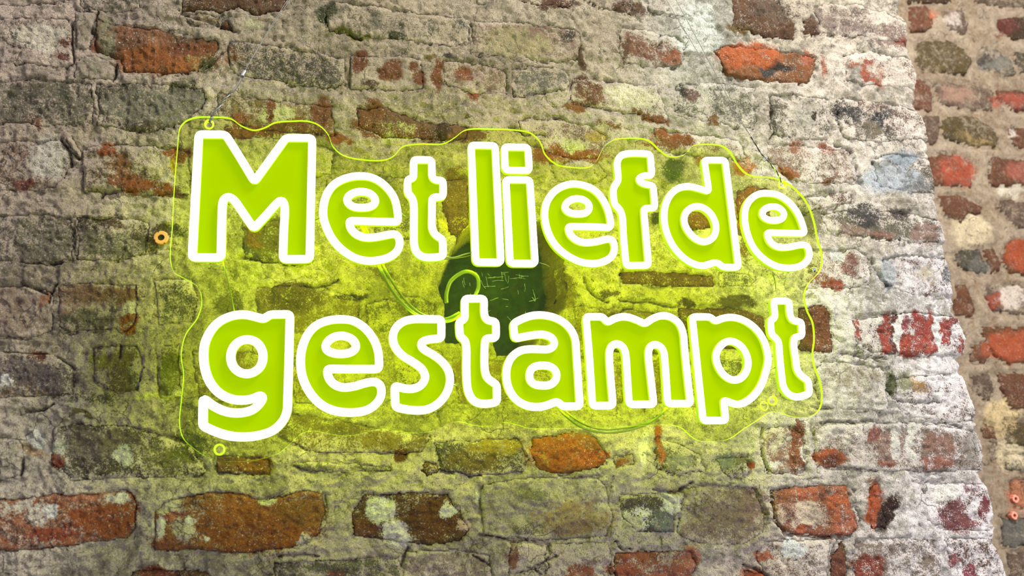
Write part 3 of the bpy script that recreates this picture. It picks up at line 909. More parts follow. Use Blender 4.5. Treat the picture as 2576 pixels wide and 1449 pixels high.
def make_brick(kind, poly, parent, i, plane=0.0, back=False, step=3.6):
    pl = np.array(poly)
    if pl[:, 0].max() < -70 or pl[:, 0].min() > 2650 or pl[:, 1].max() < -90 or pl[:, 1].min() > 1515: step = 9.0
    lo = pl.min(0) - 8; hi = pl.max(0) + 8
    gu = np.arange(lo[0], hi[0] + step, step); gv = np.arange(lo[1], hi[1] + step, step)
    U, V = np.meshgrid(gu, gv); nr, nc = U.shape
    U = U.ravel(); V = V.ravel()
    x, z = wall_pt(U, V, plane)
    uw, vw = warp(U, V, x, z, 6.0)
    d = poly_sd(uw, vw, poly)
    col, ex, off = KIND[kind]
    r = random.Random(i * 7 + (1000 if back else 0))
    off = off * .001 + r.uniform(-.0012, .0014)
    px_m = (CAM_D + plane) / F
    rad = (fbm(x, z, 60, 2, 21) * 14 + 5)
    h = off + (fbm(x, z, 30, 5, 100 + i, .55) - .5) * .0075 + (fbm(x, z, 120, 4, 3, .6, True) - .5) * .0046
    h += (fbm(x, z, 300, 2, 19, .6) - .5) * .0014
    h += mortar_h(x, z) * .45
    cx, cz = x.mean(), z.mean()
    h += (x - cx) * r.uniform(-.02, .02) + (z - cz) * r.uniform(-.03, .03)
    h -= (.0036 if back or kind in 'orb' else .0022) * (1 - sstep(0, 1, np.clip(d, 0, None) / rad)) ** 1.5
    if not back and kind not in 'orb': h -= .0012
    if not back:
        h += cracks_h(U, V, x, z) * .7
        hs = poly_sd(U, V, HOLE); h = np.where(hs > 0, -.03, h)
        de = np.interp(V, EV, EU) - U
        h -= 0.022 * (1 - sstep(-4, 22, de)) ** 2
        h = np.where(de < -8, -.03, h)
    h = np.where(d < 0, h - .012, h)
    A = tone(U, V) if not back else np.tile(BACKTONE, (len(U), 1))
    jit = np.array([r.uniform(.96, 1.05), r.uniform(.97, 1.03), r.uniform(.94, 1.03)]) * r.uniform(.9, 1.1)
    if kind == 's': A = A * .92
    B = np.tile(lin(col) * jit, (len(U), 1))
    e = np.full(len(U), ex + r.uniform(-.06, .06)) + (fbm(x, z, 16, 3, 200 + i) - .5) * .7
    if back: e += .15; B = B * .6
    if kind in 'gdpkwsm' and not back: e -= .34 * (1 - sstep(0, 20, d)) * sstep(.3, .6, fbm(x, z, 25, 3, 70))
    spots_apply(U, V, x, z, BSPOTS if back else SPOTS, A, B, e)
    e = np.minimum(e, .95 if kind in 'ob' else .82)
    B = dull(B)
    idx = np.arange(nr * nc).reshape(nr, nc)
    q = np.stack([idx[:-1, :-1], idx[1:, :-1], idx[1:, 1:], idx[:-1, 1:]], -1).reshape(-1, 4)
    keep = (d[q].max(1) > 0)
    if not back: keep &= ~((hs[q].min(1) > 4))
    q = q[keep]
    used, inv = np.unique(q, return_inverse=True); q = inv.reshape(-1, 4)
    if len(used) < 8: return None
    verts = np.stack([x, plane - h, z], -1)[used]
    c = verts.mean(0); c[1] = plane
    me = mesh_np('brick', verts - c, q)
    attr_mesh(me, A[used], B[used], e[used])
    me.materials.append(M_BRICK)
    o = bpy.data.objects.new('brick', me); COL.objects.link(o)
    o.location = c; o.parent = parent
    return o

wall = front_wall()
for i, (k, poly) in enumerate(FB): make_brick(k, poly, wall, i)

# ------------------------------------------------------------------ wall behind, to the right of the pier
BY = 0.42
BB = [l.split(' ', 1) for l in BACK.strip().splitlines()]
BB += [[random.choice('rkrgk'), '%d,%d %d,%d %d,%d %d,%d' % (x, y, x + 190, y, x + 188, y + 84, x + 2, y + 82)] for n_, y in enumerate(range(-560, 2200, 122)) for x in range(2900 + (n_ % 2) * 90, 3700, 230)]
BB += [[random.choice('rkrgk'), '%d,%d %d,%d %d,%d %d,%d' % (x, y, x + 190, y, x + 188, y + 84, x + 2, y + 82)] for y in (-560, -438, -316, -194, 1550, 1672, 1794) for x in range(2200, 2800, 230)]
BB = [(k, P(s)) for k, s in BB]
def back_wall():
    us = np.concatenate([np.arange(1750, 2700, 5.0), np.arange(2700, 4700, 25.0)]); vs = np.concatenate([np.arange(-900, -60, 20.0), np.arange(-60, 1510, 5.0), np.arange(1510, 2400, 20.0)])
    U, V = np.meshgrid(us, vs); nr, nc = U.shape; U = U.ravel(); V = V.ravel()
    x, z = wall_pt(U, V, BY)
    h = mortar_h(x, z) + .0015
    near = brick_gap(U, V, x, z, BB)
    h -= 0.006 * (1 - sstep(2, 8, -near)) * (near < 0)
    h = np.where(near > 2.5, h * .5 - .006, h)
    A = np.tile(BACKTONE, (len(U), 1)); B = A * np.array([.66, .56, .44])
    e = np.full(len(U), .3) + (fbm(x, z, 14, 3, 44) - .5) * .6
    spots_apply(U, V, x, z, BSPOTS, A, B, e)
    idx = np.arange(nr * nc).reshape(nr, nc)
    q = np.stack([idx[:-1, :-1], idx[1:, :-1], idx[1:, 1:], idx[:-1, 1:]], -1).reshape(-1, 4)
    me = mesh_np('wall_back', np.stack([x, BY - h, z], -1), q)
    attr_mesh(me, A, B, e); me.materials.append(M_WALL)
    o = bpy.data.objects.new('wall_back', me); COL.objects.link(o); o['kind'] = 'structure'
    o['label'] = 'red brick wall with pale mortar set back to the right'
    return o
wallb = back_wall()
for i, (k, poly) in enumerate(BB): make_brick(k, poly, wallb, i, BY, True, 4.0)

# ------------------------------------------------------------------ neon sign
GAP = 0.085            # wall to the back of the acrylic
TH = 0.004             # acrylic thickness
TUBE_H = 0.0105
Y_PB, Y_PF = -GAP, -GAP - TH
Y_TOP = Y_PF - TUBE_H
Y_FACE = Y_PF - .0032
HALF = 0.0046

def catmull(pts, closed):
    """pts: (x, y) smooth or (x, y, 1) corner -> dense polyline with corners rounded"""
    n = len(pts); out = []
    rad = 9.0
    def g(i): return np.array(pts[i % n][:2], float)
    def cn(i): return len(pts[i % n]) > 2
    for i in range(n if closed else n - 1):
        p1, p2 = g(i), g(i + 1)
        p0 = g(i - 1) if not cn(i) else 2 * p1 - p2
        p3 = g(i + 2) if not cn(i + 1) else 2 * p2 - p1
        if not closed and i == 0: p0 = 2 * p1 - p2
        if not closed and i == n - 2: p3 = 2 * p2 - p1
        if cn(i) and cn(i + 1): k = max(2, int(np.linalg.norm(p2 - p1) / 5))
        else: k = max(2, int(np.linalg.norm(p2 - p1) / 3))
        t0 = 0; t1 = t0 + np.linalg.norm(p1 - p0) ** .5 + 1e-6; t2 = t1 + np.linalg.norm(p2 - p1) ** .5 + 1e-6
        t3 = t2 + np.linalg.norm(p3 - p2) ** .5 + 1e-6
        for s in range(k):
            t = t1 + (t2 - t1) * s / k
            A1 = (t1 - t) / (t1 - t0) * p0 + (t - t0) / (t1 - t0) * p1
            A2 = (t2 - t) / (t2 - t1) * p1 + (t - t1) / (t2 - t1) * p2
            A3 = (t3 - t) / (t3 - t2) * p2 + (t - t2) / (t3 - t2) * p3
            B1 = (t2 - t) / (t2 - t0) * A1 + (t - t0) / (t2 - t0) * A2
            B2 = (t3 - t) / (t3 - t1) * A2 + (t - t1) / (t3 - t1) * A3
            out.append((t2 - t) / (t2 - t1) * B1 + (t - t1) / (t2 - t1) * B2)
    if not closed: out.append(g(n - 1))
    return np.array(out)

def resample(p, step, closed=True):
    q = np.vstack([p, p[:1]]) if closed else p
    s = np.concatenate([[0], np.cumsum(np.linalg.norm(np.diff(q, axis=0), axis=1))])
    n = max(8, int(s[-1] / step))
    t = np.linspace(0, s[-1], n, endpoint=not closed)
    return np.stack([np.interp(t, s, q[:, 0]), np.interp(t, s, q[:, 1])], -1)

def smooth_closed(p, it, w=.5):
    for _ in range(it):
        p = p * (1 - w) + .5 * w * (np.roll(p, 1, 0) + np.roll(p, -1, 0))
    return p

def contour(spec, ox, oy, sc):
    pts = []
    for t in spec.split():
        c = t.startswith('c'); a, b = t.lstrip('c').split(',')
        q = (ox + float(a) / sc, oy + float(b) / sc)
        pts.append(q + (1,) if c else q)
    p = resample(catmull(pts, True), 2.0)
    return smooth_closed(p, 12, .6)

LETTERS = [
 ('letter M', 400, 260, 3.45, ['c345,268 c578,270 703,470 c828,678 965,488 c1102,298 c1330,300 c1308,1350 c1075,1352 1083,1100 1092,930 1086,865 1065,836 1030,860 930,970 c822,1085 720,935 645,832 600,808 562,832 548,900 545,1000 c538,1338 c288,1337']),
 ('first letter e of the upper word', 780, 360, 4.025, ['510,331 640,352 760,430 850,550 884,680 c893,797 640,792 c392,785 415,870 480,930 570,957 690,947 800,925 870,921 903,965 908,1030 880,1095 800,1155 700,1183 610,1193 480,1172 350,1100 240,990 165,850 132,720 160,540 240,420 370,352',
    '370,575 400,525 460,497 530,490 610,510 655,555 664,600 620,640 550,652 480,652 410,630']),
 ('letter t of the first word', 780, 360, 4.025, ['c1049,167 c1233,170 1234,290 1245,362 c1348,378 c1348,543 c1236,548 1235,700 1238,870 1268,925 c1345,975 c1348,1145 1250,1157 1160,1155 1090,1120 1058,1050 1052,900 1050,620 1035,555 c988,505 c988,362 c1048,357']),
 ('letter l', 1140, 340, 4.025, ['c183,100 c425,105 c484,1287 c229,1284']),
 ('letter i', 1140, 340, 4.025, ['c534,449 c776,451 c831,1298 c577,1296', 'c519,118 c758,122 c772,357 c527,353']),
 ('first letter e of the second word', 1340, 360, 4.262, ['440,435 560,455 670,510 750,600 808,720 832,820 c838,905 650,897 c378,892 395,965 440,1020 520,1060 600,1065 700,1052 800,1027 848,1030 873,1080 877,1150 845,1220 760,1270 660,1291 520,1275 380,1210 250,1100 165,950 130,780 150,640 230,520 330,458',
    '342,690 370,635 430,600 500,594 570,620 608,665 606,715 575,748 500,757 430,755 370,732']),
 ('letter f', 1340, 360, 4.262, ['c1002,1312 975,1000 958,770 930,705 885,665 868,580 868,480 c885,450 918,400 912,300 908,200 950,130 1040,110 1160,110 c1262,118 c1280,348 1190,350 1132,385 1165,425 c1292,455 c1312,695 c1190,698 c1243,1310']),
 ('letter d', 1640, 360, 4.025, ['c530,170 c742,172 c877,1258 c715,1256 660,1208 600,1218 520,1243 430,1225 320,1160 220,1050 155,920 125,780 135,640 190,520 270,455 370,437 460,455 c578,490',
    '325,790 340,710 400,652 465,638 550,670 620,750 650,850 632,940 575,990 510,998 430,960 360,880']),
 ('last letter e of the upper row', 1640, 360, 4.025, ['1160,505 1280,525 1390,600 1470,700 1520,810 c1549,914 1350,910 c1166,903 1182,975 1230,1030 1310,1057 1400,1050 1500,1030 1560,1030 1590,1080 1594,1150 1560,1210 1480,1252 1380,1263 1260,1245 1130,1170 1030,1060 965,910 940,740 960,630 1020,550 1090,512',
    '1113,725 1138,670 1200,642 1265,645 1325,685 1342,730 1310,772 1240,783 1165,772']),
 ('letter g', 420, 740, 3.813, ['c1180,192 1170,600 1158,1000 1150,1130 1105,1225 1020,1305 900,1350 740,1370 580,1355 450,1312 c344,1262 c348,1000 450,1075 560,1125 680,1140 810,1115 885,1055 922,985 895,970 830,1000 720,1017 600,1000 480,930 390,800 352,620 370,450 470,290 600,215 740,195 840,215 c932,240 c985,195',
    '766,433 850,455 905,520 922,600 900,690 840,745 766,765 690,745 630,685 610,599 632,515 690,455']),
 ('letter e of the lower row', 720, 740, 4.262, ['590,268 720,285 840,360 930,470 980,590 995,700 c995,802 700,803 c437,800 452,890 505,960 600,1000 740,985 860,950 955,940 1005,970 1022,1040 1010,1110 950,1190 860,1245 740,1267 640,1268 500,1245 370,1180 250,1050 175,890 154,750 165,600 225,440 320,335 450,282',
    '418,560 450,500 520,455 600,445 690,470 745,530 745,585 690,625 600,640 510,633 440,605']),
 ('letter s', 960, 720, 4.262, ['c641,353 c642,560 520,568 432,595 418,630 450,675 530,720 640,800 710,890 735,1000 700,1140 610,1255 500,1318 380,1331 260,1320 c148,1295 c140,1065 240,1095 330,1100 420,1065 470,980 440,895 340,815 220,740 140,640 120,540 150,450 230,380 340,353 480,352']),
 ('first letter t of the lower row', 960, 720, 4.262, ['c892,132 c1100,132 1101,300 1125,358 c1226,378 c1228,555 c1112,558 1105,650 1108,900 1128,975 1180,1020 c1236,1055 c1238,1243 1100,1262 1000,1238 945,1170 920,1080 910,900 908,640 892,575 c842,545 c830,378 c893,355']),
 ('letter a', 1240, 740, 4.528, ['c233,333 330,283 440,245 560,237 700,265 820,330 900,420 940,520 950,650 970,950 c991,1277 c790,1279 735,1224 680,1240 600,1272 500,1285 380,1268 260,1195 180,1070 155,940 165,820 220,710 310,645 420,625 560,628 650,625 695,590 705,548 672,495 600,463 520,458 400,475 c248,505',
    '415,920 430,860 490,818 570,812 650,820 715,870 730,930 710,990 650,1035 570,1041 480,1030 425,985']),
 ('letter m of the lower row', 1440, 740, 4.262, ['c146,240 c328,241 c374,307 450,262 560,240 680,272 c780,320 860,262 960,229 1060,247 1150,320 1190,430 1200,550 1230,850 c1267,1174 c1022,1174 1005,900 990,700 983,630 955,570 895,538 845,550 818,600 815,660 830,800 c874,1180 c608,1180 590,900 578,700 568,620 540,560 480,528 425,550 397,620 400,750 415,950 c437,1193 c215,1196 184,700']),
 ('letter p', 1700, 720, 3.813, ['c158,293 c335,293 c378,340 450,308 540,297 650,325 760,400 840,510 880,640 885,720 870,800 820,950 740,1060 640,1125 570,1131 510,1110 c458,1092 c481,1287 c262,1288',
    '385,680 405,610 455,550 515,523 590,545 650,600 690,690 693,770 660,850 605,895 550,900 490,875 420,795']),
 ('last letter t of the lower row', 1700, 720, 3.813, ['c937,140 c1088,142 1098,280 1125,330 c1205,338 c1213,478 c1140,487 1130,560 1150,700 1165,800 1200,855 c1273,905 c1283,1032 1170,1063 1090,1040 1035,970 1015,850 995,650 980,520 c918,462 c908,328 c955,303']),
]

EMIT = (0.80, 1.0, 0.0)
M_TUBE = plain('lit_white_silicone', (.9, .9, .85), .4, emit=(.93, 1.0, .72), estr=3.3)
M_FRINGE = plain('lit_tube_shoulder', (.9, .95, .3), .4, emit=(.90, 1.0, .22), estr=1.35)
M_SIDE = plain('lime_silicone_side', (.45, .8, .02), .35, emit=(.55, .90, .0), estr=.42)
M_BACKGLOW = plain('added_back_glow', (.6, .9, .1), .5, emit=EMIT, estr=29)  # glow added on the housing backs to light the wall behind
M_FACE = plain('glowing_letter_plate', (.09, .12, .0), .35, emit=(.36, .60, 0), estr=.80, spec=0)  # own emission stands in for tube light spread evenly over the plate
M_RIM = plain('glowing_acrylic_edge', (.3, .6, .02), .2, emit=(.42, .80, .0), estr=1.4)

def acrylic():
    mt, nt, out = new_mat('glow_tinted_acrylic')
    N, L = nt.nodes.new, nt.links.new
    tr = N('ShaderNodeBsdfTransparent'); tr.inputs[0].default_value = (.89, .925, .62, 1)  # yellow-green tint put in to deepen the glow seen through the panel
    gl = N('ShaderNodeBsdfGlossy'); gl.inputs['Roughness'].default_value = .04; gl.inputs['Color'].default_value = (1, 1, 1, 1)
    fr = N('ShaderNodeFresnel'); fr.inputs['IOR'].default_value = 1.3
    mx = N('ShaderNodeMixShader'); ge = N('ShaderNodeNewGeometry'); mu = N('ShaderNodeMath'); mu.operation = 'MULTIPLY'; iv = N('ShaderNodeMath'); iv.operation = 'SUBTRACT'; iv.inputs[0].default_value = 1
    L(ge.outputs['Backfacing'], iv.inputs[1]); L(fr.outputs[0], mu.inputs[0]); L(iv.outputs[0], mu.inputs[1]); L(mu.outputs[0], mx.inputs[0]); L(tr.outputs[0], mx.inputs[1]); L(gl.outputs[0], mx.inputs[2])
    L(mx.outputs[0], out.inputs[0]); return mt
M_ACR = acrylic()

def to3(p, y):
    x, z = wall_pt(p[:, 0], p[:, 1], y)
    return np.stack([x, np.full(len(x), y), z], -1)

def sweep(loops, prof, mats, name, parent, close_prof=False):
    """loops: 3-D closed centre lines on one plane; prof: (side, forward) points; mats: (material, from, to)"""
    verts = []; faces = []; mi = []
    for c in loops:
        t = np.roll(c, -1, 0) - np.roll(c, 1, 0); t /= np.linalg.norm(t, axis=1)[:, None]
        nrm_ = np.stack([t[:, 2], np.zeros(len(c)), -t[:, 0]], -1)
        base = len(verts); n = len(c); k = len(prof)
        for s, f in prof:
            verts.extend((c + nrm_ * s + np.array([0, -f, 0])).tolist())
        last = k if close_prof else k - 1
        for j in range(last):
            j2 = (j + 1) % k
            m_ = next(q for q, (_, a, b) in enumerate(mats) if a <= j < b)
            for i in range(n):
                i2 = (i + 1) % n
                faces.append((base + j * n + i, base + j2 * n + i, base + j2 * n + i2, base + j * n + i2)); mi.append(m_)
    me = mesh_np(name, verts, faces)
    for q in mats: me.materials.append(q[0])
    me.polygons.foreach_set('material_index', mi)
    o = bpy.data.objects.new(name, me); COL.objects.link(o); o.parent = parent
    return o

def plate(rings, y0, y1, name, mat, parent, rim=None):
    """flat plate between y0 (back) and y1 (front) with holes"""
    vr = [[Vector((x, z, 0)) for x, z in r] for r in rings]
    tri = tessellate_polygon(vr)
    flat = [p for r in rings for p in r]; n = len(flat)
    verts = [(x, y1, z) for x, z in flat] + [(x, y0, z) for x, z in flat]
    faces = []; mi = []
    for a, b, c in tri:
        pa, pb, pc = flat[a], flat[b], flat[c]
        cr = (pb[0] - pa[0]) * (pc[1] - pa[1]) - (pb[1] - pa[1]) * (pc[0] - pa[0])
        if cr < 0: b, c = c, b
        faces.append((a, b, c)); faces.append((a + n, c + n, b + n)); mi += [0, 0]
    off = 0
    for r in rings:
        k = len(r)
        for i in range(k):
            j = (i + 1) % k
            faces.append((off + i, off + j, off + j + n, off + i + n)); mi.append(1 if rim else 0)
        off += k
    me = bpy.data.meshes.new(name); me.from_pydata(verts, [], faces); me.materials.append(mat)
    if rim: me.materials.append(rim)
    me.polygons.foreach_set('material_index', mi); me.update()
    o = bpy.data.objects.new(name, me); COL.objects.link(o); o.parent = parent
    return o

sx, sz = wall_pt(1250, 730, Y_PB)
sign = bpy.data.objects.new('neon_sign', None); COL.objects.link(sign)
sign.location = (float(sx), Y_PB, float(sz))
sign['label'] = 'lit lime and white neon sign reading Met liefde gestampt on clear acrylic'
sign['category'] = 'neon sign'
bpy.context.view_layer.update()
def adopt(o, root=sign):
    o.matrix_parent_inverse = Matrix.Translation(-Vector(root.location))
    return o

PANEL = P("436,500 440,440 445,380 448,345 452,321 466,304 493,294 538,293 580,297 607,315 638,326 665,320 692,307 735,303 778,304 806,316 826,338 837,366 861,388 909,400 968,401 992,390 1013,368 1054,361 1116,360 1144,345 1171,326 1235,323 1300,326 1335,333 1359,355 1373,388 1401,412 1435,419 1484,419 1501,405 1518,373 1542,352 1584,346 1632,352 1660,376 1684,392 1711,392 1729,383 1742,367 1763,362 1818,366 1839,383 1856,411 1877,434 1901,443 1937,445 1973,455 2008,480 2035,516 2050,559 2058,600 2069,640 2064,680 2034,715 2025,742 2032,780 2046,811 2050,855 2046,891 2052,925 2064,956 2070,995 2064,1028 2045,1046 2015,1050 1988,1046 1962,1037 1941,1036 1925,1044 1905,1058 1868,1082 1847,1098 1825,1107 1762,1109 1741,1098 1717,1077 1693,1069 1641,1069 1521,1075 1418,1077 1332,1077 1300,1068 1270,1062 1225,1072 1191,1069 1156,1060 1132,1064 1091,1083 1046,1089 998,1084 967,1078 936,1083 898,1093 864,1096 829,1091 791,1084 760,1090 733,1113 702,1139 650,1156 599,1161 534,1155 492,1132 461,1103 451,1067 456,1002 461,940 455,894 466,842 497,797 507,756 497,721 466,701 438,684 428,652 433,566")
pan = resample(catmull([tuple(p) for p in PANEL], True), 4.0)
def ring_px(cx, cy, r, n=20):
    return np.array([(cx + r * math.cos(2 * math.pi * k / n), cy + r * math.sin(2 * math.pi * k / n)) for k in range(n)])
HOLES = [(526, 313, 9), (1968, 464, 8), (552, 1131, 11), (1944, 1008, 9), (2048, 678, 7)]
def xz(p, y):
    x, z = wall_pt(p[:, 0], p[:, 1], y); return list(zip(x.tolist(), z.tolist()))
pa = adopt(plate([xz(pan, Y_PF)] + [xz(ring_px(*h), Y_PF) for h in HOLES], Y_PB, Y_PF, 'acrylic_panel', M_ACR, sign, M_RIM))
for hx, hy, hr in HOLES[:4]:
    c = to3(ring_px(hx, hy, hr + 1.5, 24), Y_PF)
    a = np.linspace(0, 2 * math.pi, 7)[:-1]
    o = adopt(sweep([c], [(.0010 * math.cos(t), .0010 * math.sin(t)) for t in a], [(M_RIM, 0, 99)], 'hole_rim', sign, True))

SIDE_PROF = [(-HALF * .8, .0003), (-HALF * .96, .0008), (-HALF, .0035), (-HALF, TUBE_H * .55)]
for lab, ox, oy, sc, specs in LETTERS:
    cs = [contour(s, ox, oy, sc) for s in specs]
    if lab == 'letter i':
        faces_rings = [[cs[0]], [cs[1]]]
    else:
        faces_rings = [cs]
    first = None
    for rings in faces_rings:
        f = plate([xz(r[::2], Y_TOP + .003) for r in rings], Y_PF - .0004, Y_FACE, 'letter' if first is None else 'letter_dot', M_FACE, sign if first is None else first)
        if first is None: first = adopt(f); first['label'] = lab
        else: f.matrix_parent_inverse = Matrix.Identity(4)
    loops = [to3(r[::2], Y_PF) for r in cs]
    # the traced lines lie at the height of the domes: shift them by unprojecting there
    loops = []
    for r in cs:
        x, z = wall_pt(r[::2, 0], r[::2, 1], Y_TOP + .003)
        loops.append(np.stack([x, np.full(len(x), Y_PF), z], -1))
    hb = HALF; th = TUBE_H
    prof = [(hb * .82, .0004), (-hb * .82, .0004), (-hb, .0012), (-hb, th * .62)]
    prof_r = [(hb, th * .62), (hb, .0012)]
    full = [(hb, th * .62), (hb, .0008), (hb * .86, -.0001), (-hb * .86, -.0001), (-hb, .0008), (-hb, th * .62)]
    h_ = sweep(loops, full, [(M_SIDE, 0, 2), (M_BACKGLOW, 2, 3), (M_SIDE, 3, 9)], 'tube_housing', first)
    dome = [(-hb, th * .62), (-hb * .97, th * .74), (-hb * .84, th * .88), (-hb * .5, th * .97), (0, th), (hb * .5, th * .97), (hb * .84, th * .88), (hb * .97, th * .74), (hb, th * .62)]
    t_ = sweep(loops, dome, [(M_FRINGE, 0, 1), (M_TUBE, 1, 7), (M_FRINGE, 7, 9)], 'neon_tube', first)

# fine scratches on the acrylic in front of the dark opening
def scratches():
    rr = random.Random(9); vs_ = []; fs = []
    def seg(a, b, w):
        d = np.array(b) - np.array(a); d = d / (np.linalg.norm(d) + 1e-9); n_ = np.array([-d[1], d[0]]) * w
        q = [np.array(a) + n_, np.array(b) + n_, np.array(b) - n_, np.array(a) - n_]
        k0 = len(vs_)
        for p_ in q:
            x, z = wall_pt(p_[0], p_[1], Y_PF - .00012); vs_.append((float(x), Y_PF - .00012, float(z)))
        fs.append((k0, k0 + 1, k0 + 2, k0 + 3))
    for i in range(46):
        x0, y0 = rr.uniform(1150, 1365), rr.uniform(655, 800)
        if i < 16: x0, y0 = rr.uniform(1210, 1330), rr.uniform(683, 702)
        a_ = rr.choice((0.05, .1, -.1, 1.5, 1.4, .8)) + rr.uniform(-.2, .2); ln = rr.uniform(4, 20)
        p0 = (x0, y0)
        for j in range(3):
            p1 = (p0[0] + math.cos(a_) * ln / 2, p0[1] + math.sin(a_) * ln / 2); seg(p0, p1, rr.uniform(.2, .42)); p0 = p1; a_ += rr.uniform(-.3, .3)
    me = bpy.data.meshes.new('scratches'); me.from_pydata(vs_, [], fs); me.materials.append(plain('glowing_scratched_acrylic', (.25, .4, .05), .5, emit=(.4, .7, .05), estr=.22))  # faint emission stands in for sign light caught by the scratches
    o = bpy.data.objects.new('scratches', me); COL.objects.link(o); o.parent = sign; o['kind'] = 'stuff'
    return adopt(o)
scratches()

# ------------------------------------------------------------------ cables, wires, fixings
def pipe(pts3, r, name, mat, parent=None, seg=8):
    p = np.array(pts3, float)
    if len(p) > 2:
        # smooth in 3-D
        q = []
        for i in range(len(p) - 1):
            p0 = p[i - 1] if i else 2 * p[0] - p[1]; p3 = p[i + 2] if i + 2 < len(p) else 2 * p[-1] - p[-2]
            for s in np.linspace(0, 1, 8, endpoint=False):
                q.append(.5 * ((2 * p[i]) + (-p0 + p[i + 1]) * s + (2 * p0 - 5 * p[i] + 4 * p[i + 1] - p3) * s * s + (-p0 + 3 * p[i] - 3 * p[i + 1] + p3) * s ** 3))
        q.append(p[-1]); p = np.array(q)
    verts = []; faces = []
    n = len(p)
    for i in range(n):
        t = p[min(i + 1, n - 1)] - p[max(i - 1, 0)]; t /= np.linalg.norm(t)
        a = np.cross(t, [0, 1, 0.01]); a /= np.linalg.norm(a); b = np.cross(t, a)
        for k in range(seg):
            w = 2 * math.pi * k / seg
            verts.append(p[i] + r * (math.cos(w) * a + math.sin(w) * b))
    for i in range(n - 1):
        for k in range(seg):
            k2 = (k + 1) % seg
            faces.append((i * seg + k, i * seg + k2, (i + 1) * seg + k2, (i + 1) * seg + k))
    me = mesh_np(name, verts, faces); me.materials.append(mat)
    o = bpy.data.objects.new(name, me); COL.objects.link(o)
    if parent: o.parent = parent
    return o
def w3(u, v, y):
    x, z = wall_pt(u, v, y); return (float(x), y, float(z))

M_CABLE = plain('clear_green_cable', (.22, .30, .02), .2)
M_STEEL = plain('steel_wire', (.16, .155, .14), .45, metal=.5)
M_STEELD = plain('twisted_wire_sleeve', (.07, .07, .05), .4, metal=.4)
M_CHROME = plain('chrome', (.75, .76, .78), .15, metal=1.0)
def cable(s, y, r, name='cable', parent=sign, mat=M_CABLE):
    return adopt(pipe([w3(a, b, y) for a, b in P(s)], r, name, mat, parent))
YB = Y_PB + .004
cable("905,560 925,600 952,666 985,728 1020,770 1060,797 1122,808 1160,792 1190,770", YB, .0022)
cable("912,556 935,606 962,664 995,722 1028,764 1066,792 1118,802 1156,786", YB + .004, .0016)
cable("1123,762 1124,735 1137,704 1171,683 1199,694 1204,721 1195,745 1190,770", YB + .006, .0025)
cable("1395,1015 1425,1048 1470,1078 1530,1088 1590,1080 1640,1060 1672,1032 1690,1000", YB, .0016)
cable("1405,1012 1435,1045 1480,1072 1530,1080 1600,1072 1650,1052 1680,1024", YB + .003, .0012)
cable("560,655 572,700 590,784", YB, .0007, 'thin_wire')
cable("1112,652 1140,650 1168,646 1192,640", Y_PF - .002, .0009, 'thin_wire')
cable("1112,644 1140,648 1168,640 1192,634", Y_PF - .004, .0009, 'thin_wire')
for s in ("780,558 797,552 808,545", "1010,536 1020,545 1036,544", "1262,598 1268,600 1278,599", "1262,610 1268,611 1278,610", "1344,553 1350,556 1364,556", "1856,607 1862,611 1878,612",
          "735,903 742,912 750,922", "968,1012 975,1009 985,1005", "1140,968 1150,970 1162,966", "1256,1000 1266,998 1280,996", "1460,955 1466,957 1476,956", "1938,930 1946,926 1956,922", "1945,690 1950,708 1952,728"):
    cable(s, Y_PF - .002, .0008, 'jumper_wire')

def thing(name, label, cat, loc):
    o = bpy.data.objects.new(name, None); COL.objects.link(o); o.location = loc
    o['label'] = label; o['category'] = cat; return o
# left suspension
lw = thing('hanging_wire', 'steel hanging wire with a twisted dark end above the letter M', 'wire', w3(528, 304, Y_PF))
def under(o, root): o.parent = root; o.matrix_parent_inverse = Matrix.Translation(-Vector(root.location)); return o
ym = Y_PF - .002
left_line = [w3(527, 308, ym), w3(534, 292, ym + .002), w3(558, 258, ym + .004), w3(584, 228, ym + .006), w3(612, 186, ym + .01), w3(655, 110, ym + .016), w3(736, -20, ym + .024), w3(830, -160, ym + .03)]
under(pipe(left_line[4:], .0004, 'strand', M_STEEL), lw)
under(pipe([w3(612, 184, ym + .012), w3(672, 86, ym + .018), w3(748, -30, ym + .026)], .0004, 'strand', M_STEEL), lw)
def twist(line, r, turns, name, root, m1, m2):
    p = np.array(line); n = 60
    t = np.linspace(0, len(p) - 1, n)
    q = np.stack([np.interp(t, range(len(p)), p[:, k]) for k in range(3)], -1)
    d = p[-1] - p[0]; d /= np.linalg.norm(d)
    a = np.cross(d, [0, 1, 0]); a /= np.linalg.norm(a); b = np.cross(d, a)
    for ph, mm in ((0, m1), (math.pi, m2)):
        w = np.linspace(0, turns * 2 * math.pi, n) + ph
        pts = q + r * (np.cos(w)[:, None] * a + np.sin(w)[:, None] * b)
        under(pipe(pts[::2], r * .95, name, mm), root)
twist(left_line[:4], .0009, 3.5, 'twisted_strand', lw, M_STEELD, M_STEEL)
under(pipe([w3(584, 228, ym + .006), w3(600, 208, ym + .008), w3(612, 186, ym + .01)], .0007, 'strand', M_STEEL), lw)
under(pipe([w3(590, 228, ym + .006), w3(606, 206, ym + .008), w3(614, 188, ym + .01)], .0004, 'strand', M_STEELD), lw)
under(pipe([w3(609, 192, ym + .009), w3(616, 180, ym + .011)], .0026, 'crimp_clamp', M_CHROME), lw)
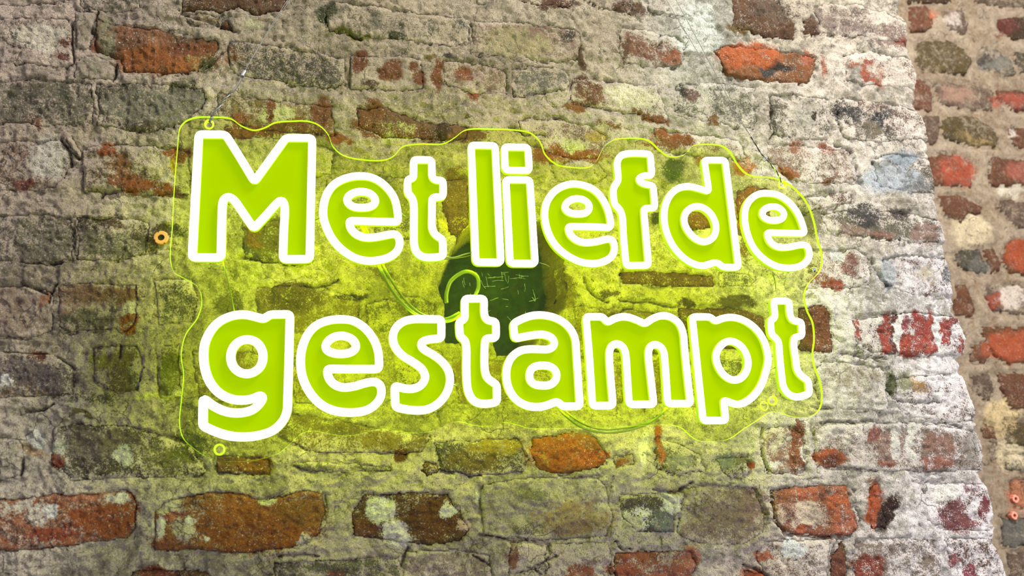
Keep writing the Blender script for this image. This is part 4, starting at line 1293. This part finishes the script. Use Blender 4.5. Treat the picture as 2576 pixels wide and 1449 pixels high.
# right suspension
rw = thing('hanging_wire', 'thin steel hanging wires with lime lit sleeve above the last e', 'wire', w3(1966, 458, Y_PF))
rl = [w3(1968, 462, ym), w3(1958, 438, ym + .002), w3(1935, 408, ym + .004), w3(1916, 388, ym + .006), w3(1888, 342, ym + .01), w3(1832, 262, ym + .016), w3(1766, 150, ym + .022), w3(1690, 22, ym + .028), w3(1590, -150, ym + .034)]
M_LIT = plain('lime_lit_sleeve', (.5, .75, .1), .3)  # the sign's lime light is painted into this sleeve colour
twist(rl[:3], .0008, 3, 'twisted_strand', rw, M_LIT, M_STEELD)
twist(rl[2:5], .0007, 3, 'twisted_strand', rw, M_STEELD, M_STEEL)
under(pipe(rl[4:], .00035, 'strand', M_STEEL), rw)
under(pipe([w3(1888, 342, ym + .01), w3(1845, 270, ym + .016), w3(1797, 180, ym + .022), w3(1725, 45, ym + .028), w3(1630, -130, ym + .034)], .0004, 'strand', M_STEEL), rw)
under(pipe([w3(1920, 398, ym + .004), w3(1925, 405, ym + .003)], .0022, 'crimp_clamp', M_CHROME), rw)

def disc(cx, cy, y0, y1, r, name, mat, parent, n=20, rin=0.0, dent=False):
    x0, z0 = wall_pt(cx, cy, y1)
    verts = []; faces = []
    prof = [(r, y0), (r, y1 + .0006), (r * .9, y1), (max(rin, r * .001), y1)] + ([(rin, y0)] if rin else [])
    for rr, y in prof:
        for k in range(n):
            a = 2 * math.pi * k / n
            q = rr * (1 - (.16 if dent and rr > rin * 1.2 and k % (n // 4) == 3 else 0))
            verts.append((x0 + q * math.cos(a), y, z0 + q * math.sin(a)))
    for j in range(len(prof) - 1):
        for k in range(n):
            faces.append((j * n + k, j * n + (k + 1) % n, (j + 1) * n + (k + 1) % n, (j + 1) * n + k))
    me = mesh_np(name, verts, faces, False); me.materials.append(mat)
    o = bpy.data.objects.new(name, me); COL.objects.link(o)
    if parent: under(o, parent)
    return o
# stand-off screw at the right edge, sign drill chips
disc(2049, 678, Y_PB + .004, Y_PF - .003, .0034, 'standoff_screw', M_CHROME, sign)
disc(2051, 682, Y_PF - .0025, Y_PF - .0045, .0014, 'screw_cap', M_STEELD, sign)
disc(1923, 1021, Y_PF, Y_PF - .0012, .0062, 'clear_bumper', M_RIM, sign, rin=.0050)
# wall plug
plug = thing('wall_plug', 'orange plastic wall plug with dark hole left of the sign', 'wall plug', w3(405, 598, -.004))
M_PLUG = plain('orange_plastic', (.40, .19, .06), .6); M_BLACK = plain('bore_shade', (.012, .012, .01), .9)  # near-black bore colour stands in for shade inside the hollow plugs
disc(405, 597, .01, -.0045, .0086, 'plug_collar', M_PLUG, plug, n=40, rin=.0040, dent=True)
disc(405, 597, .012, -.002, .0043, 'plug_bore', M_BLACK, plug)
for i, (a, b, lab) in enumerate(((2556, 1255, 'upper of two pale red wall plugs in the brick wall set back at right'), (2553, 1297, 'lower of two pale red wall plugs in the brick wall set back at right'))):
    x, z = wall_pt(a, b, BY)
    pl = thing('wall_plug', lab, 'wall plug', (float(x), BY - .004, float(z)))
    pl['group'] = 'wall plugs in the back wall'
    M_PP = plain('pale_red_plastic', (.62, .20, .13), .6)
    disc(a, b, BY + .01, BY - .009, .0085, 'plug_collar', M_PP, pl, rin=.0042, dent=True)
    disc(a, b, BY + .012, BY - .002, .0044, 'plug_bore', M_BLACK, pl)
